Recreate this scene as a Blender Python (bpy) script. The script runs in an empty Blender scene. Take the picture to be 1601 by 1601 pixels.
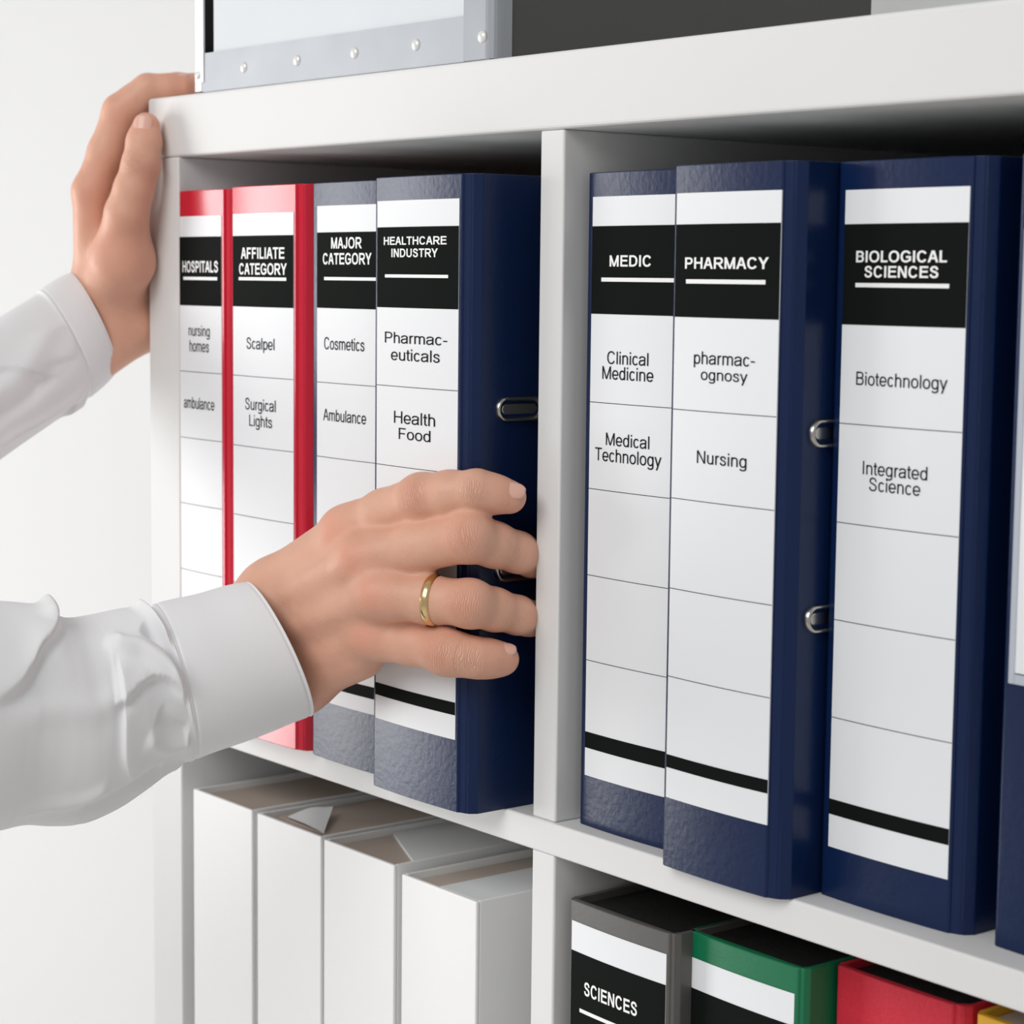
import bpy, bmesh, math, random
import numpy as np
from mathutils import Vector, Matrix
random.seed(7)
SC = bpy.context.scene
COL = SC.collection
# ------------------------------------------------------------------ camera
cam_d = bpy.data.cameras.new('camera')
cam_o = bpy.data.objects.new('camera', cam_d); COL.objects.link(cam_o)
def cam_matrix(loc, yaw, pitch, roll):
    cy, sy, cp, sp = math.cos(yaw), math.sin(yaw), math.cos(pitch), math.sin(pitch)
    f = Vector((-sy*cp, cy*cp, sp)); r = Vector((cy, sy, 0)); u = r.cross(f)
    c, s = math.cos(roll), math.sin(roll)
    r2 = c*r + s*u; u2 = -s*r + c*u
    m = Matrix((r2, u2, -f)).transposed().to_4x4(); m.translation = loc
    return m
cam_o.matrix_world = cam_matrix(Vector((.8244, -.6718, .2674)), math.radians(51.4), math.radians(-6.14), math.radians(.62))
cam_d.sensor_width = 36; cam_d.lens = 3394.3/1601*36
cam_d.clip_start = .02
cam_d.dof.use_dof = True; cam_d.dof.focus_distance = 1.06; cam_d.dof.aperture_fstop = 16
SC.camera = cam_o
# ------------------------------------------------------------------ world, lights, exposure
w = bpy.data.worlds.new('World'); SC.world = w; w.use_nodes = True
bg = w.node_tree.nodes['Background']; bg.inputs[0].default_value = (1, .998, .99, 1); bg.inputs[1].default_value = .42
def area(name, loc, target, sx, sy, power, color=(1, 1, 1)):
    d = bpy.data.lights.new(name, 'AREA'); d.shape = 'RECTANGLE'; d.size = sx; d.size_y = sy
    d.energy = power; d.color = color
    o = bpy.data.objects.new(name, d); COL.objects.link(o); o.location = loc
    o.rotation_euler = (Vector(target) - Vector(loc)).to_track_quat('-Z', 'Y').to_euler()
    return o
area('window_light', (-2.28, -1.44, .02), (-.05, 0, .10), .86, 1.35, 38, (1, .995, .985))
area('room_light', (.45, -2.1, 1.55), (.05, 0, .05), 1.8, 1.2, 35, (1, .995, .985))
SC.view_settings.view_transform = 'Standard'; SC.view_settings.look = 'None'
SC.view_settings.gamma = 1; SC.view_settings.exposure = -.04
SC.view_settings.use_curve_mapping = False
# ------------------------------------------------------------------ materials
MATS = {}
def mat(name, col, rough=.5, metal=0., spec=.5, bump=0., bscale=400., var=0., vscale=30., coat=0., sub=0.):
    if name in MATS: return MATS[name]
    m = bpy.data.materials.new(name); m.use_nodes = True; nt = m.node_tree; b = nt.nodes['Principled BSDF']
    b.inputs['Base Color'].default_value = (*col, 1); b.inputs['Roughness'].default_value = rough
    b.inputs['Metallic'].default_value = metal; b.inputs['Specular IOR Level'].default_value = spec
    b.inputs['Coat Weight'].default_value = coat
    tc = nt.nodes.new('ShaderNodeTexCoord')
    if var:
        n = nt.nodes.new('ShaderNodeTexNoise'); n.inputs['Scale'].default_value = vscale; n.inputs['Detail'].default_value = 3
        nt.links.new(tc.outputs['Object'], n.inputs['Vector'])
        mx = nt.nodes.new('ShaderNodeMix'); mx.data_type = 'RGBA'
        mx.inputs['A'].default_value = (*[c*(1-var) for c in col], 1); mx.inputs['B'].default_value = (*[min(1, c*(1+var)) for c in col], 1)
        nt.links.new(n.outputs['Fac'], mx.inputs['Factor']); nt.links.new(mx.outputs['Result'], b.inputs['Base Color'])
    if bump:
        n = nt.nodes.new('ShaderNodeTexNoise'); n.inputs['Scale'].default_value = bscale; n.inputs['Detail'].default_value = 4
        nt.links.new(tc.outputs['Object'], n.inputs['Vector'])
        bp = nt.nodes.new('ShaderNodeBump'); bp.inputs['Strength'].default_value = bump; bp.inputs['Distance'].default_value = .001
        nt.links.new(n.outputs['Fac'], bp.inputs['Height']); nt.links.new(bp.outputs['Normal'], b.inputs['Normal'])
    MATS[name] = m
    return m
M_WALL = mat('white_wall_paint', (.67, .672, .675), .8, spec=.2, bump=.05, bscale=120, var=.012, vscale=4)
M_FLOOR = mat('pale_floor', (.78, .76, .73), .5, var=.05, vscale=5)
M_SHELF = mat('white_shelf_laminate', (.75, .75, .745), .55, spec=.3, bump=.02, bscale=250)
M_NAVY = mat('navy_binder_cover', (.0038, .0150, .064), .30, spec=.30, bump=.13, bscale=330, var=.12, vscale=60)
M_RED = mat('red_binder_cover', (.60, .006, .032), .22, spec=.48, bump=.03, bscale=420, var=.06)
M_CLOTHRED = mat('red_linen_cover', (.60, .022, .045), .6, spec=.35, bump=.35, bscale=700, var=.1, vscale=500)
M_GREY = mat('grey_binder_cover', (.10, .095, .09), .45, bump=.1, bscale=420, var=.05)
M_GREEN = mat('green_binder_cover', (.0, .16, .065), .42, bump=.1, bscale=420, var=.05)
M_YELLOW = mat('yellow_binder_cover', (.80, .43, .02), .42, bump=.1, bscale=420, var=.04)
M_BLACKIN = mat('black_binder_lining', (.011, .010, .010), .5, bump=.4, bscale=260, var=.25, vscale=90)
M_WHITEF = mat('white_folder_card', (.82, .822, .818), .5, bump=.03, bscale=300)
M_BEIGE = mat('beige_shaded_lining', (.52, .44, .38), .7, var=.06)  # beige inner board, with the brownish shade of the folder tops in its colour
M_PAPER = mat('paper_sheets', (.74, .76, .77), .7, var=.03)
M_LABEL = mat('label_paper', (.83, .845, .87), .45, spec=.3)
M_BLACK = mat('black_print', (.006, .008, .007), .75, spec=.06)
M_LINE = mat('grey_print_line', (.05, .055, .06), .7, spec=.1)
M_WPRINT = mat('white_print', (.9, .9, .9), .5)
M_STEEL = mat('nickel_eyelet', (.52, .50, .46), .24, metal=1.)
M_DARKH = mat('dark_hole', (.006, .006, .008), .6)
M_ZINC = mat('galvanised_trim', (.40, .42, .45), .55, metal=.45, bump=.05, bscale=80, var=.12, vscale=25)
M_RIVET = mat('white_rivet', (.85, .85, .83), .25, metal=.3)
M_BOXW = mat('pale_box_board', (.66, .69, .72), .6, bump=.1, bscale=90, var=.03, vscale=20)
M_BOXG = mat('charcoal_box_board', (.062, .062, .060), .6, bump=.08, bscale=500, var=.05)
M_GOLD = mat('gold_ring_metal', (.80, .58, .30), .2, metal=1.)
M_CLEAR = mat('clear_plastic_edge', (.5, .53, .6), .15, spec=.6)
# ------------------------------------------------------------------ mesh helpers
class MB:
    """collects geometry, then links it as one mesh object"""
    def __init__(s): s.bm = bmesh.new(); s.mats = []
    def mi(s, m):
        if m not in s.mats: s.mats.append(m)
        return s.mats.index(m)
    def absorb(s, b, m, smooth=False):
        i = s.mi(m); me = bpy.data.meshes.new('tmp'); 
        for f in b.faces: f.material_index = i; f.smooth = smooth
        b.to_mesh(me); b.free()
        s.bm.from_mesh(me); bpy.data.meshes.remove(me)
    def box(s, x0, x1, y0, y1, z0, z1, m, r=0., seg=2):
        b = bmesh.new(); bmesh.ops.create_cube(b, size=1)
        for v in b.verts: v.co = Vector(((x0+x1)/2+v.co.x*(x1-x0), (y0+y1)/2+v.co.y*(y1-y0), (z0+z1)/2+v.co.z*(z1-z0)))
        if r: bmesh.ops.bevel(b, geom=list(b.edges), offset=r, segments=seg, affect='EDGES', profile=.5)
        s.absorb(b, m, False)
    def prism(s, poly, z0, z1, m, r=0., seg=2):
        """poly: (x,y) outline counter-clockwise, extruded in z"""
        b = bmesh.new()
        lo = [b.verts.new((x, y, z0)) for x, y in poly]; hi = [b.verts.new((x, y, z1)) for x, y in poly]
        n = len(poly); b.faces.new(lo[::-1]); b.faces.new(hi)
        for i in range(n): b.faces.new((lo[i], lo[(i+1) % n], hi[(i+1) % n], hi[i]))
        bmesh.ops.recalc_face_normals(b, faces=list(b.faces))
        if r: bmesh.ops.bevel(b, geom=list(b.edges), offset=r, segments=seg, affect='EDGES', profile=.5)
        s.absorb(b, m, False)
    def poly(s, co, m):
        f = s.bm.faces.new([s.bm.verts.new(c) for c in co]); f.material_index = s.mi(m)
    def faces(s, vs, fs, m, smooth=False):
        i = s.mi(m); V = [s.bm.verts.new(v) for v in vs]
        for f in fs:
            try: F = s.bm.faces.new([V[k] for k in f]); F.material_index = i; F.smooth = smooth
            except ValueError: pass
    def build(s, name, parent=None, recalc=False):
        if recalc: bmesh.ops.recalc_face_normals(s.bm, faces=list(s.bm.faces))
        me = bpy.data.meshes.new(name); s.bm.to_mesh(me); s.bm.free()
        for m in s.mats: me.materials.append(m)
        o = bpy.data.objects.new(name, me); COL.objects.link(o)
        if parent: o.parent = parent
        return o
def thing(name, label, cat, loc=(0, 0, 0), group=None):
    o = bpy.data.objects.new(name, None); o.empty_display_size = .02; COL.objects.link(o); o.location = loc
    o['label'] = label; o['category'] = cat
    if group: o['group'] = group
    return o
def tag(o, label, cat, group=None):
    o['label'] = label; o['category'] = cat
    if group: o['group'] = group
def struct(o): o['kind'] = 'structure'; return o
def catmull(P, ns):
    P = np.array(P, float); n = len(P); out = []
    for s in np.linspace(0, n-1, ns):
        i = min(int(s), n-2); t = s-i
        p0, p1, p2, p3 = P[max(i-1, 0)], P[i], P[i+1], P[min(i+2, n-1)]
        out.append(.5*((2*p1)+(-p0+p2)*t+(2*p0-5*p1+4*p2-p3)*t*t+(-p0+3*p1-3*p2+p3)*t**3))
    return np.array(out)
# plain grotesque lettering drawn as strokes: returns (vertices, faces) with em = 1000
CAPH, XHT, ASCH = 716., 519., 716.
ADV = dict(A=667, B=667, C=722, D=722, E=667, F=611, G=778, H=722, I=278, J=500, L=556, M=833, N=722, O=778, P=667, R=722, S=667, T=611, U=722, Y=667,
           a=556, b=556, c=500, d=556, e=556, f=278, g=556, h=556, i=222, l=222, m=833, n=556, o=556, p=556, r=333, s=500, t=278, u=556, y=500)
ADV['-'] = 333; ADV[' '] = 278
def lettering(text, bold):
    W = 142. if bold else 86.; Wh = W*(.86 if bold else .88); V = []; F = []
    pen = 0.
    def quad(p):
        n = len(V); V.extend(p); F.append(tuple(range(n, n+4)))
    def rect(x0, x1, y0, y1): quad([(pen+x0, y0), (pen+x1, y0), (pen+x1, y1), (pen+x0, y1)])
    def vs(x, y0, y1): rect(x-W/2, x+W/2, y0, y1)
    def hs(y, x0, x1): rect(x0, x1, y-Wh/2, y+Wh/2)
    def dl(xa, ya, xb, yb, w=None):
        L = math.hypot(xb-xa, yb-ya); h = (w or W)/2*L/abs(yb-ya)
        quad([(pen+xa-h, ya), (pen+xa+h, ya), (pen+xb+h, yb), (pen+xb-h, yb)])
    def stroke(P, closed=False):
        """band along a curve, a little thinner where it runs level"""
        n = len(P); L = []; R = []
        for i in range(n):
            a = P[(i-1) % n] if (closed or i) else P[0]; b = P[(i+1) % n] if (closed or i < n-1) else P[-1]
            dx, dy = b[0]-a[0], b[1]-a[1]; q = math.hypot(dx, dy) or 1; nx_, ny_ = -dy/q, dx/q
            h = (W*abs(nx_)**2+Wh*abs(ny_)**2)/2
            L.append((pen+P[i][0]+nx_*h, P[i][1]+ny_*h)); R.append((pen+P[i][0]-nx_*h, P[i][1]-ny_*h))
        k = len(V); V.extend(L); V.extend(R)
        for i in range(n if closed else n-1): j = (i+1) % n; F.append((k+i, k+n+i, k+n+j, k+j))
    def arc(cx, cy, rx, ry, a0, a1, n=26, e=2.25):
        o = []
        for i in range(n+1):
            t = math.radians(a0+(a1-a0)*i/n); c, s = math.cos(t), math.sin(t)
            o.append((cx+rx*math.copysign(abs(c)**(2/e), c), cy+ry*math.copysign(abs(s)**(2/e), s)))
        return o
    def oval(x0, x1, y0, y1): stroke(arc((x0+x1)/2, (y0+y1)/2, (x1-x0)/2, (y1-y0)/2, 0, 360, 44)[:-1], True)
    def scurve(x0, x1, y0, y1):
        Q = [(.93, .72), (.86, .88), (.70, .975), (.48, 1), (.25, .965), (.10, .86), (.08, .74), (.17, .63), (.40, .555), (.63, .50), (.85, .41), (.95, .28), (.90, .13), (.74, .03), (.50, 0), (.25, .025), (.09, .12), (.03, .28)]
        C = catmull([(x0+(x1-x0)*u, y0+(y1-y0)*v) for u, v in Q], 60); stroke([tuple(c) for c in C])
    for ch in text:
        a = ADV[ch]; h = W/2; g = Wh/2; b = 72 if not bold else 62
        if ch.isupper():
            x0, x1, T_, B_ = b+h, a-b-h+15, CAPH-g, g; oT, oB = T_+9, B_-9
            if ch == 'A': dl(h*1.05, 0, a/2-h*.25, CAPH); dl(a-h*1.05, 0, a/2+h*.25, CAPH); hs(250, a*.26, a*.74)
            elif ch in 'BPR':
                vs(x0, 0, CAPH); m = 378 if ch == 'B' else 345
                def bowl(yt, yb, xr):
                    r = (yt-yb)/2; stroke([(x0, yt), (xr-r*1.05, yt)]+arc(xr-r*1.05, (yt+yb)/2, r*1.05, r, 90, -90, 18, 2.1)+[(x0, yb)])
                if ch == 'B': bowl(T_, m, x1-22); bowl(m, B_, x1+2)
                else:
                    bowl(T_, m-20 if ch == 'P' else m-8, x1+4)
                    if ch == 'R': dl(x1+h*.55, 0, a*.52, m-8)
            elif ch in 'CG':
                c = ((x0-18)+(x1+8))/2; r = ((x1+8)-(x0-18))/2
                stroke(arc(c, CAPH/2, r, oT-CAPH/2, 30, 330 if ch == 'C' else 318, 44))
                if ch == 'G': vs(x1-6, 85, 330); hs(330, c+5, x1-6+h)
            elif ch == 'D': stroke([(x0, T_), (a*.45, T_)]+arc(a*.45, CAPH/2, x1-a*.45, T_-CAPH/2, 90, -90, 24)+[(x0, B_)]); vs(x0, 0, CAPH)
            elif ch in 'EF':
                vs(x0, 0, CAPH); hs(T_, x0, a-52); hs(CAPH*.53 if ch == 'E' else CAPH*.5, x0, a-(80 if ch == 'E' else 105))
                if ch == 'E': hs(B_, x0, a-38)
            elif ch == 'H': vs(x0, 0, CAPH); vs(x1-12, 0, CAPH); hs(375, x0, x1)
            elif ch == 'I': vs(a/2, 0, CAPH)
            elif ch == 'J': stroke([(a-b-h, CAPH), (a-b-h, 230)]+arc((a-b-h+h+22)/2, 215, (a-b-h-h-22)/2, 215-oB, 0, -180, 22))
            elif ch == 'L': vs(x0, 0, CAPH); hs(B_, x0, a-32)
            elif ch == 'M': vs(x0, 0, CAPH); vs(a-x0, 0, CAPH); dl(a/2, 0, x0+h*.1, CAPH, W*.9); dl(a/2, 0, a-x0-h*.1, CAPH, W*.9)
            elif ch == 'N': vs(x0, 0, CAPH); vs(a-x0, 0, CAPH); dl(a-x0-h*.15, 0, x0+h*.15, CAPH, W*.95)
            elif ch == 'O': oval(x0-22, a-x0+22, oB, oT)
            elif ch == 'S': scurve(x0-22, a-x0+22, oB, oT)
            elif ch == 'T': vs(a/2, 0, CAPH); hs(T_, 22, a-22)
            elif ch == 'U': stroke([(x0, CAPH), (x0, 270)]+arc(a/2, 262, a/2-x0, 262-oB, 180, 360, 26)+[(a-x0, CAPH)])
            elif ch == 'Y': vs(a/2, 0, 330); dl(a/2, 290, h*1.2, CAPH); dl(a/2, 290, a-h*1.2, CAPH)
        else:
            x0, x1, T_, B_ = 66+h-(8 if bold else 0), a-66-h+(8 if bold else 0), XHT-g, g; oT, oB = T_+9, B_-9; my = XHT/2
            if ch == 'o': oval(38+h, a-38-h, oB, oT)
            elif ch == 'c': stroke(arc(a/2+8, my, a/2-32-h, oT-my, 38, 322, 36))
            elif ch == 'e': stroke([(a-38-h, my-8)]+arc(a/2, my, a/2-36-h, oT-my, 0, 326, 40)); hs(my-10, 38+h, a-36)
            elif ch in 'bpdgq':
                L_ = 38+h if ch in 'dg' else x0; R_ = a-38-h if ch in 'bp' else x1; oval(L_, R_, oB, oT)
                s_ = x0 if ch in 'bp' else x1
                if ch in 'bd': vs(s_, 0, CAPH)
                elif ch == 'p': vs(s_, -200, XHT)
                else: stroke([(s_, XHT), (s_, -30)]+arc((s_+62+h*.3)/2, -40, (s_-62-h*.3)/2, 125, 0, -158, 22))
            elif ch in 'hnu':
                if ch == 'u': vs(x1, 0, XHT); stroke([(x0, XHT), (x0, 190)]+arc((x0+x1)/2, 180, (x1-x0)/2, 180-oB, 180, 350, 20))
                else: vs(x0, 0, CAPH if ch == 'h' else XHT); stroke(arc((x0+x1)/2, 335, (x1-x0)/2, oT-335, 172, 0, 20)+[(x1, 0)])
            elif ch == 'm':
                vs(x0, 0, XHT); m = a/2
                for p, q in ((x0, m), (m, a-x0)): stroke(arc((p+q)/2, 350, (q-p)/2, oT-350, 170, 0, 18)+[(q, 0)])
            elif ch == 'r': vs(x0, 0, XHT); stroke(arc(x0+165, 300, 165, oT-300, 165, 78, 12))
            elif ch in 'il':
                vs(a/2, 0, CAPH if ch == 'l' else XHT)
                if ch == 'i': vs(a/2, CAPH-100, CAPH)
            elif ch == 't': stroke([(a*.46, 665), (a*.46, 130)]+arc(a*.46+78, 122, 78, 122-B_, 180, 272, 12)+[(a-12, B_)]); hs(T_, 18, a-14)
            elif ch == 'f': stroke([(a*.47, 0), (a*.47, 590)]+arc(a*.47+85, 590, 85, CAPH-g-590+4, 180, 80, 12)+[(a+18, CAPH-g)]); hs(T_, 10, a-20)
            elif ch == 's': scurve(34+h, a-34-h, oB, oT)
            elif ch == 'y':
                dl(a/2, 20, h*1.15, XHT); k = (a-h*1.15-a/2)/(XHT-20); dl(a/2-k*140, -120, a-h*1.15, XHT)
                stroke([(a/2-k*125, -112), (a/2-k*160, -160), (a/2-k*230, -172), (a/2-k*300, -165)])
            elif ch == 'a':
                stroke([(55+h*.9, 372)]+arc(a/2-6, 372, a/2-62-h*.6, oT-372, 165, 0, 20)+[(x1-4, 372), (x1-4, 110), (x1+12, 0)])
                stroke([(x1-4, 302), (a*.52, 285), (a*.36, 268)]+arc(a*.37, 148, a*.37-42-h*.6, 122, 95, 270, 16)+[(a*.42, B_-6), (a*.55, 48), (x1-26, 110), (x1-4, 180)])
            elif ch == '-': hs(265, 40, a-40)
        pen += a
    return V, F
def put_text(mb, body, x0, x1, z0, z1, y, m, code):
    vs, fs = lettering(body, code == 1)
    a = min(v[0] for v in vs); b = max(v[0] for v in vs)
    ref = XHT if code == 3 else CAPH
    sx = (x1-x0)/(b-a); sz = (z1-z0)/ref
    mb.faces([(x0+(v[0]-a)*sx, y(x0+(v[0]-a)*sx), z0+v[1]*sz) for v in vs], fs, m)
# ------------------------------------------------------------------ the setting
def plane_box(name, *a, m):
    b = MB(); b.box(*a, m); return struct(b.build(name))
plane_box('wall_back', -3.2, 2.6, .402, .50, -1.1, 1.6, m=M_WALL)
plane_box('wall_left', -2.6, -2.5, -3.2, .402, -1.1, 1.6, m=M_WALL)
plane_box('floor', -3.2, 2.6, -3.2, .50, -1.2, -1.1, m=M_FLOOR)
# ------------------------------------------------------------------ shelf unit
XL, XR, DEP = -.3458, .0177, .390
PIT = .3635
shelf = thing('shelf_unit', 'white cube shelving unit with thick top board holding the rows of binders', 'shelf', (XL, 0, -1.1))
def sh(name, x0, x1, y0, y1, z0, z1, r=.0012):
    b = MB(); o = shelf.location
    b.box(x0-o.x, x1-o.x, y0, y1, z0-o.z, z1-o.z, M_SHELF, r, 3); return b.build(name, shelf)
xr_in = XR + .3458 + PIT
sh('top_board', -.383, xr_in+.0375, 0, DEP, .3387, .3755, .002)
sh('side_panel', -.383, XL, 0, DEP, -1.1, .3386)
sh('side_panel', xr_in, xr_in+.0375, 0, DEP, -1.1, .3386)
zt = 0.
for r in range(4):
    zb = zt - .0164 if r < 3 else -1.1
    # shelf or bottom board under this row of cubes
    if r < 3: sh('shelf_board', XL, xr_in, 0, DEP, zt-.0164, zt)
    else: sh('bottom_board', XL, xr_in, 0, DEP, -1.1, zt)
    for k in range(2):
        sh('divider', k*PIT, k*PIT+.0177, .0015, DEP, zt, zt+.3387)
    zt = zt - .0164 - .3387
Z2 = -.3551      # top of the next shelf down
# ------------------------------------------------------------------ ring binders
def rows_of(top, bt, bb, rows, st, sb, bot): return dict(top=top, bt=bt, bb=bb, rows=rows, st=st, sb=sb, bot=bot)
BUL = math.tan(math.radians(4.2))
def bulge(x, wid):
    u = (x-wid/2)/(wid/2); return -BUL*wid/4*(1-u*u)
def spine_label(par, x0, x1, L, texts, wid):
    mb = MB(); NX = 14; x0 = max(x0, .0030 if wid > .06 else .0014)
    def q(za, zb, dy, m, xa=x0, xb=x1):
        xs = [xa+(xb-xa)*k/NX for k in range(NX+1)]
        mb.faces([(x, bulge(x, wid)+dy, z) for z in (za, zb) for x in xs], [(k, k+1, NX+2+k, NX+1+k) for k in range(NX)], m)
    q(L['bot'], L['top'], -.0003, M_LABEL)
    mb.faces([(x, bulge(x, wid)+d, z) for x, z in ((x0, L['bot']), (x1, L['bot']), (x1, L['top']), (x0, L['top'])) for d in (-.0003, .0003)], [(0, 1, 7, 6), (2, 4, 5, 3)], M_LABEL)
    q(L['bb'], L['bt'], -.00042, M_BLACK)
    for z in L['rows']: q(z-.00017, z+.00017, -.00042, M_LINE)
    q(L['sb'], L['st'], -.00042, M_BLACK)
    for t, a, b, za, zb, c in texts:
        m = M_WPRINT if c == 1 else M_LINE2
        if t == '_': q(za, zb, -.00055, M_WPRINT, a, min(b, x1))
        else: put_text(mb, t, a, b, za, zb, lambda x: bulge(x, wid)-.00055, m, c)
    return mb.build('spine_label', par)
M_LINE2 = mat('dark_print', (.008, .009, .010), .7, spec=.1)
def eyelet(par, x, y0, y1, zc, h):
    """pill-shaped metal eyelet pressed into the right-hand cover"""
    b = MB(); r = h/2; n = 14
    def ring(rr, inset):
        p = []
        for i in range(n+1):
            a = math.pi/2 + math.pi*i/n; p.append((y0+r+math.cos(a)*rr, zc+math.sin(a)*rr))
        for i in range(n+1):
            a = -math.pi/2 + math.pi*i/n; p.append((y1-r+math.cos(a)*rr, zc+math.sin(a)*rr))
        return [(x+inset, yy, zz) for yy, zz in p]
    R = [ring(r*1.03, 0), ring(r*1.0, .0014), ring(r*.90, .0024), ring(r*.76, .0022), ring(r*.66, .0008), ring(r*.60, -.0004), ring(r*.3, .0002)]
    vs = sum(R, []); N = len(R[0]); fs = []
    for k in range(len(R)-1):
        for i in range(N): fs.append((k*N+i, k*N+(i+1) % N, (k+1)*N+(i+1) % N, (k+1)*N+i))
    b.faces(vs, fs, M_STEEL, True)
    b.faces(R[-1], [tuple(range(N))], M_STEEL)
    return b.build('eyelet', par, recalc=True)
def binder(name, label, x, y, z, wid, H, m, inner, left=(.002, .005), right=(.008, .007), D=.285, lab=None, texts=(), eye=None, inz=.004, rot=0., group=None):
    if lab:      # the label sits a little in from the rounded left edge
        e = .0011; x -= e; wid += e; lab = (lab[0]+e, lab[1]+e, lab[2]); texts = [(q[0], q[1]+e, q[2]+e, *q[3:]) for q in texts]
    t = thing(name, label, 'binder', (x, y, z), 'ring binders standing on the shelves')
    t.rotation_euler = (0, 0, rot)
    th = .0028
    # spine board with softly rounded upright edges
    er = .0026
    front = [(er-er*math.sin(a), er-er*math.cos(a)+bulge(er, wid)) for a in [math.pi/2*k/12 for k in range(12, 0, -1)]]
    front += [(x, bulge(x, wid)) for x in [er+(wid-er-.0008)*k/16 for k in range(17)]] + [(wid, .0008)]
    b = MB(); b.prism(front+[(wid, th), (0, th)], 0, H, m, .0004, 1); so = b.build('spine', t)
    so.data.polygons.foreach_set('use_smooth', [True]*len(so.data.polygons)); so.data.set_sharp_from_angle(angle=.21)
    # left and right covers, each with its creased joint
    lx, ly = left; rx, ry = right
    b = MB(); b.prism([(.0004, .0009), (.0004, th), (-lx+th, ly+.002), (-lx+th, D), (-lx, D), (-lx, ly)], 0, H, m, .0005, 2); b.build('back_cover', t)
    b = MB(); b.prism([(wid-.0004, .0009), (wid+rx*.45, ry*.30), (wid+rx*.55, ry*.42), (wid+rx*.62, ry*.36), (wid+rx, ry), (wid+rx, D), (wid+rx-th, D), (wid+rx-th, ry+.002), (wid-.0004, th)], 0, H, m, .0004, 2); b.build('front_cover', t)
    b = MB(); b.box(-lx+th+.0004, wid+rx-th-.0004, .008, D-.012, .004, H-inz, inner, .0006); b.build('file_block', t)
    if lab: spine_label(t, lab[0], lab[1], lab[2], texts, wid)
    if eye:
        for zc in (.2028, .1225): eyelet(t, wid+rx, eye, eye+.030, zc, .0124)
    return t
TX = {
'hosp':[('HOSPITALS',0.0048,0.0464,0.2690,0.2758,1),('_',0.0058,0.0455,0.2644,0.2663,1),('nursing',0.0122,0.0371,0.2308,0.2373,2),('homes',0.0133,0.0361,0.2213,0.2283,0),('ambulance',0.0056,0.0419,0.1867,0.1937,0),],
'aff':[('AFFILIATE',0.0120,0.0579,0.2769,0.2833,1),('CATEGORY',0.0098,0.0601,0.2680,0.2744,1),('_',0.0093,0.0595,0.2647,0.2665,1),('Scalpel',0.0182,0.0478,0.2257,0.2322,0),('Surgical',0.0165,0.0490,0.1909,0.1975,0),('Lights',0.0210,0.0454,0.1816,0.1881,0),],
'maj':[('MAJOR',0.0202,0.0493,0.2824,0.2884,1),('CATEGORY',0.0117,0.0579,0.2739,0.2800,1),('_',0.0130,0.0627,0.2654,0.2671,1),('Cosmetics',0.0131,0.0517,0.2279,0.2345,0),('Ambulance',0.0122,0.0534,0.1890,0.1954,0),],
'health':[('HEALTHCARE',0.0091,0.0627,0.2837,0.2878,1),('INDUSTRY',0.0163,0.0560,0.2775,0.2818,1),('_',0.0103,0.0641,0.2672,0.2688,1),('Pharmac-',0.0105,0.0637,0.2340,0.2396,0),('euticals',0.0163,0.0579,0.2253,0.2312,2),('Health',0.0194,0.0546,0.1933,0.1995,0),('Food',0.0238,0.0509,0.1853,0.1910,0),],
'medic':[('MEDIC',0.0176,0.0468,0.2735,0.2788,1),('_',0.0115,0.0662,0.2664,0.2683,1),('Clinical',0.0169,0.0461,0.2275,0.2335,0),('Medicine',0.0133,0.0496,0.2202,0.2263,0),('Medical',0.0168,0.0477,0.1887,0.1947,0),('Technology',0.0086,0.0559,0.1809,0.1871,0),],
'pharm':[('PHARMACY',0.0086,0.0603,0.2725,0.2775,1),('_',0.0095,0.0587,0.2660,0.2679,1),('pharmac-',0.0158,0.0536,0.2308,0.2364,2),('ognosy',0.0206,0.0495,0.2239,0.2275,3),('Nursing',0.0191,0.0500,0.1870,0.1926,0),],
'bio':[('BIOLOGICAL',0.0117,0.0608,0.2757,0.2805,1),('SCIENCES',0.0168,0.0567,0.2694,0.2742,1),('_',0.0117,0.0623,0.2653,0.2671,1),('Biotechnology',0.0137,0.0629,0.2243,0.2299,0),('Integrated',0.0190,0.0542,0.1868,0.1924,0),('Science',0.0229,0.0508,0.1801,0.1857,0),],
'gray':[('SCIENCES',0.0129,0.0520,0.2726,0.2794,1),('_',0.0094,0.0477,0.2631,0.2650,1),],
}
HB = .318
binder('ring_binder', 'red binder with a HOSPITALS spine label, leftmost on the upper shelf', -.3445, 0, 0, .0525, HB, M_RED, M_PAPER, left=(.001, .004), right=(.0072, .006),
       lab=(.0006, .0496, rows_of(.3026, .2903, .249, (.209, .1685, .128, .087), .053, .047, .034)), texts=TX['hosp'])
binder('ring_binder', 'red binder with an AFFILIATE CATEGORY spine label beside the blue binders', -.265, -.0113, 0, .0684, HB, M_RED, M_PAPER,
       lab=(.0013, .066, rows_of(.3026, .290, .2497, (.21, .1695, .129, .089), .053, .047, .034)), texts=TX['aff'])
binder('ring_binder', 'navy binder with a MAJOR CATEGORY spine label between red binder and pulled-out binder', -.1828, -.0095, 0, .069, HB, M_NAVY, M_PAPER, right=(.006, .006),
       lab=(.0052, .0655, rows_of(.3055, .2912, .2503, (.2097, .1688, .128, .087), .0475, .041, .0325)), texts=TX['maj'])
binder('ring_binder', 'navy binder with a HEALTHCARE INDUSTRY spine label being pulled out by the hand', -.1008, -.0251, 0, .0741, HB, M_NAVY, M_PAPER, right=(.0078, .0065),
       lab=(.0025, .0718, rows_of(.306, .2927, .252, (.212, .171, .130, .090), .056, .0495, .037)), texts=TX['health'], eye=.0155)
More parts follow.
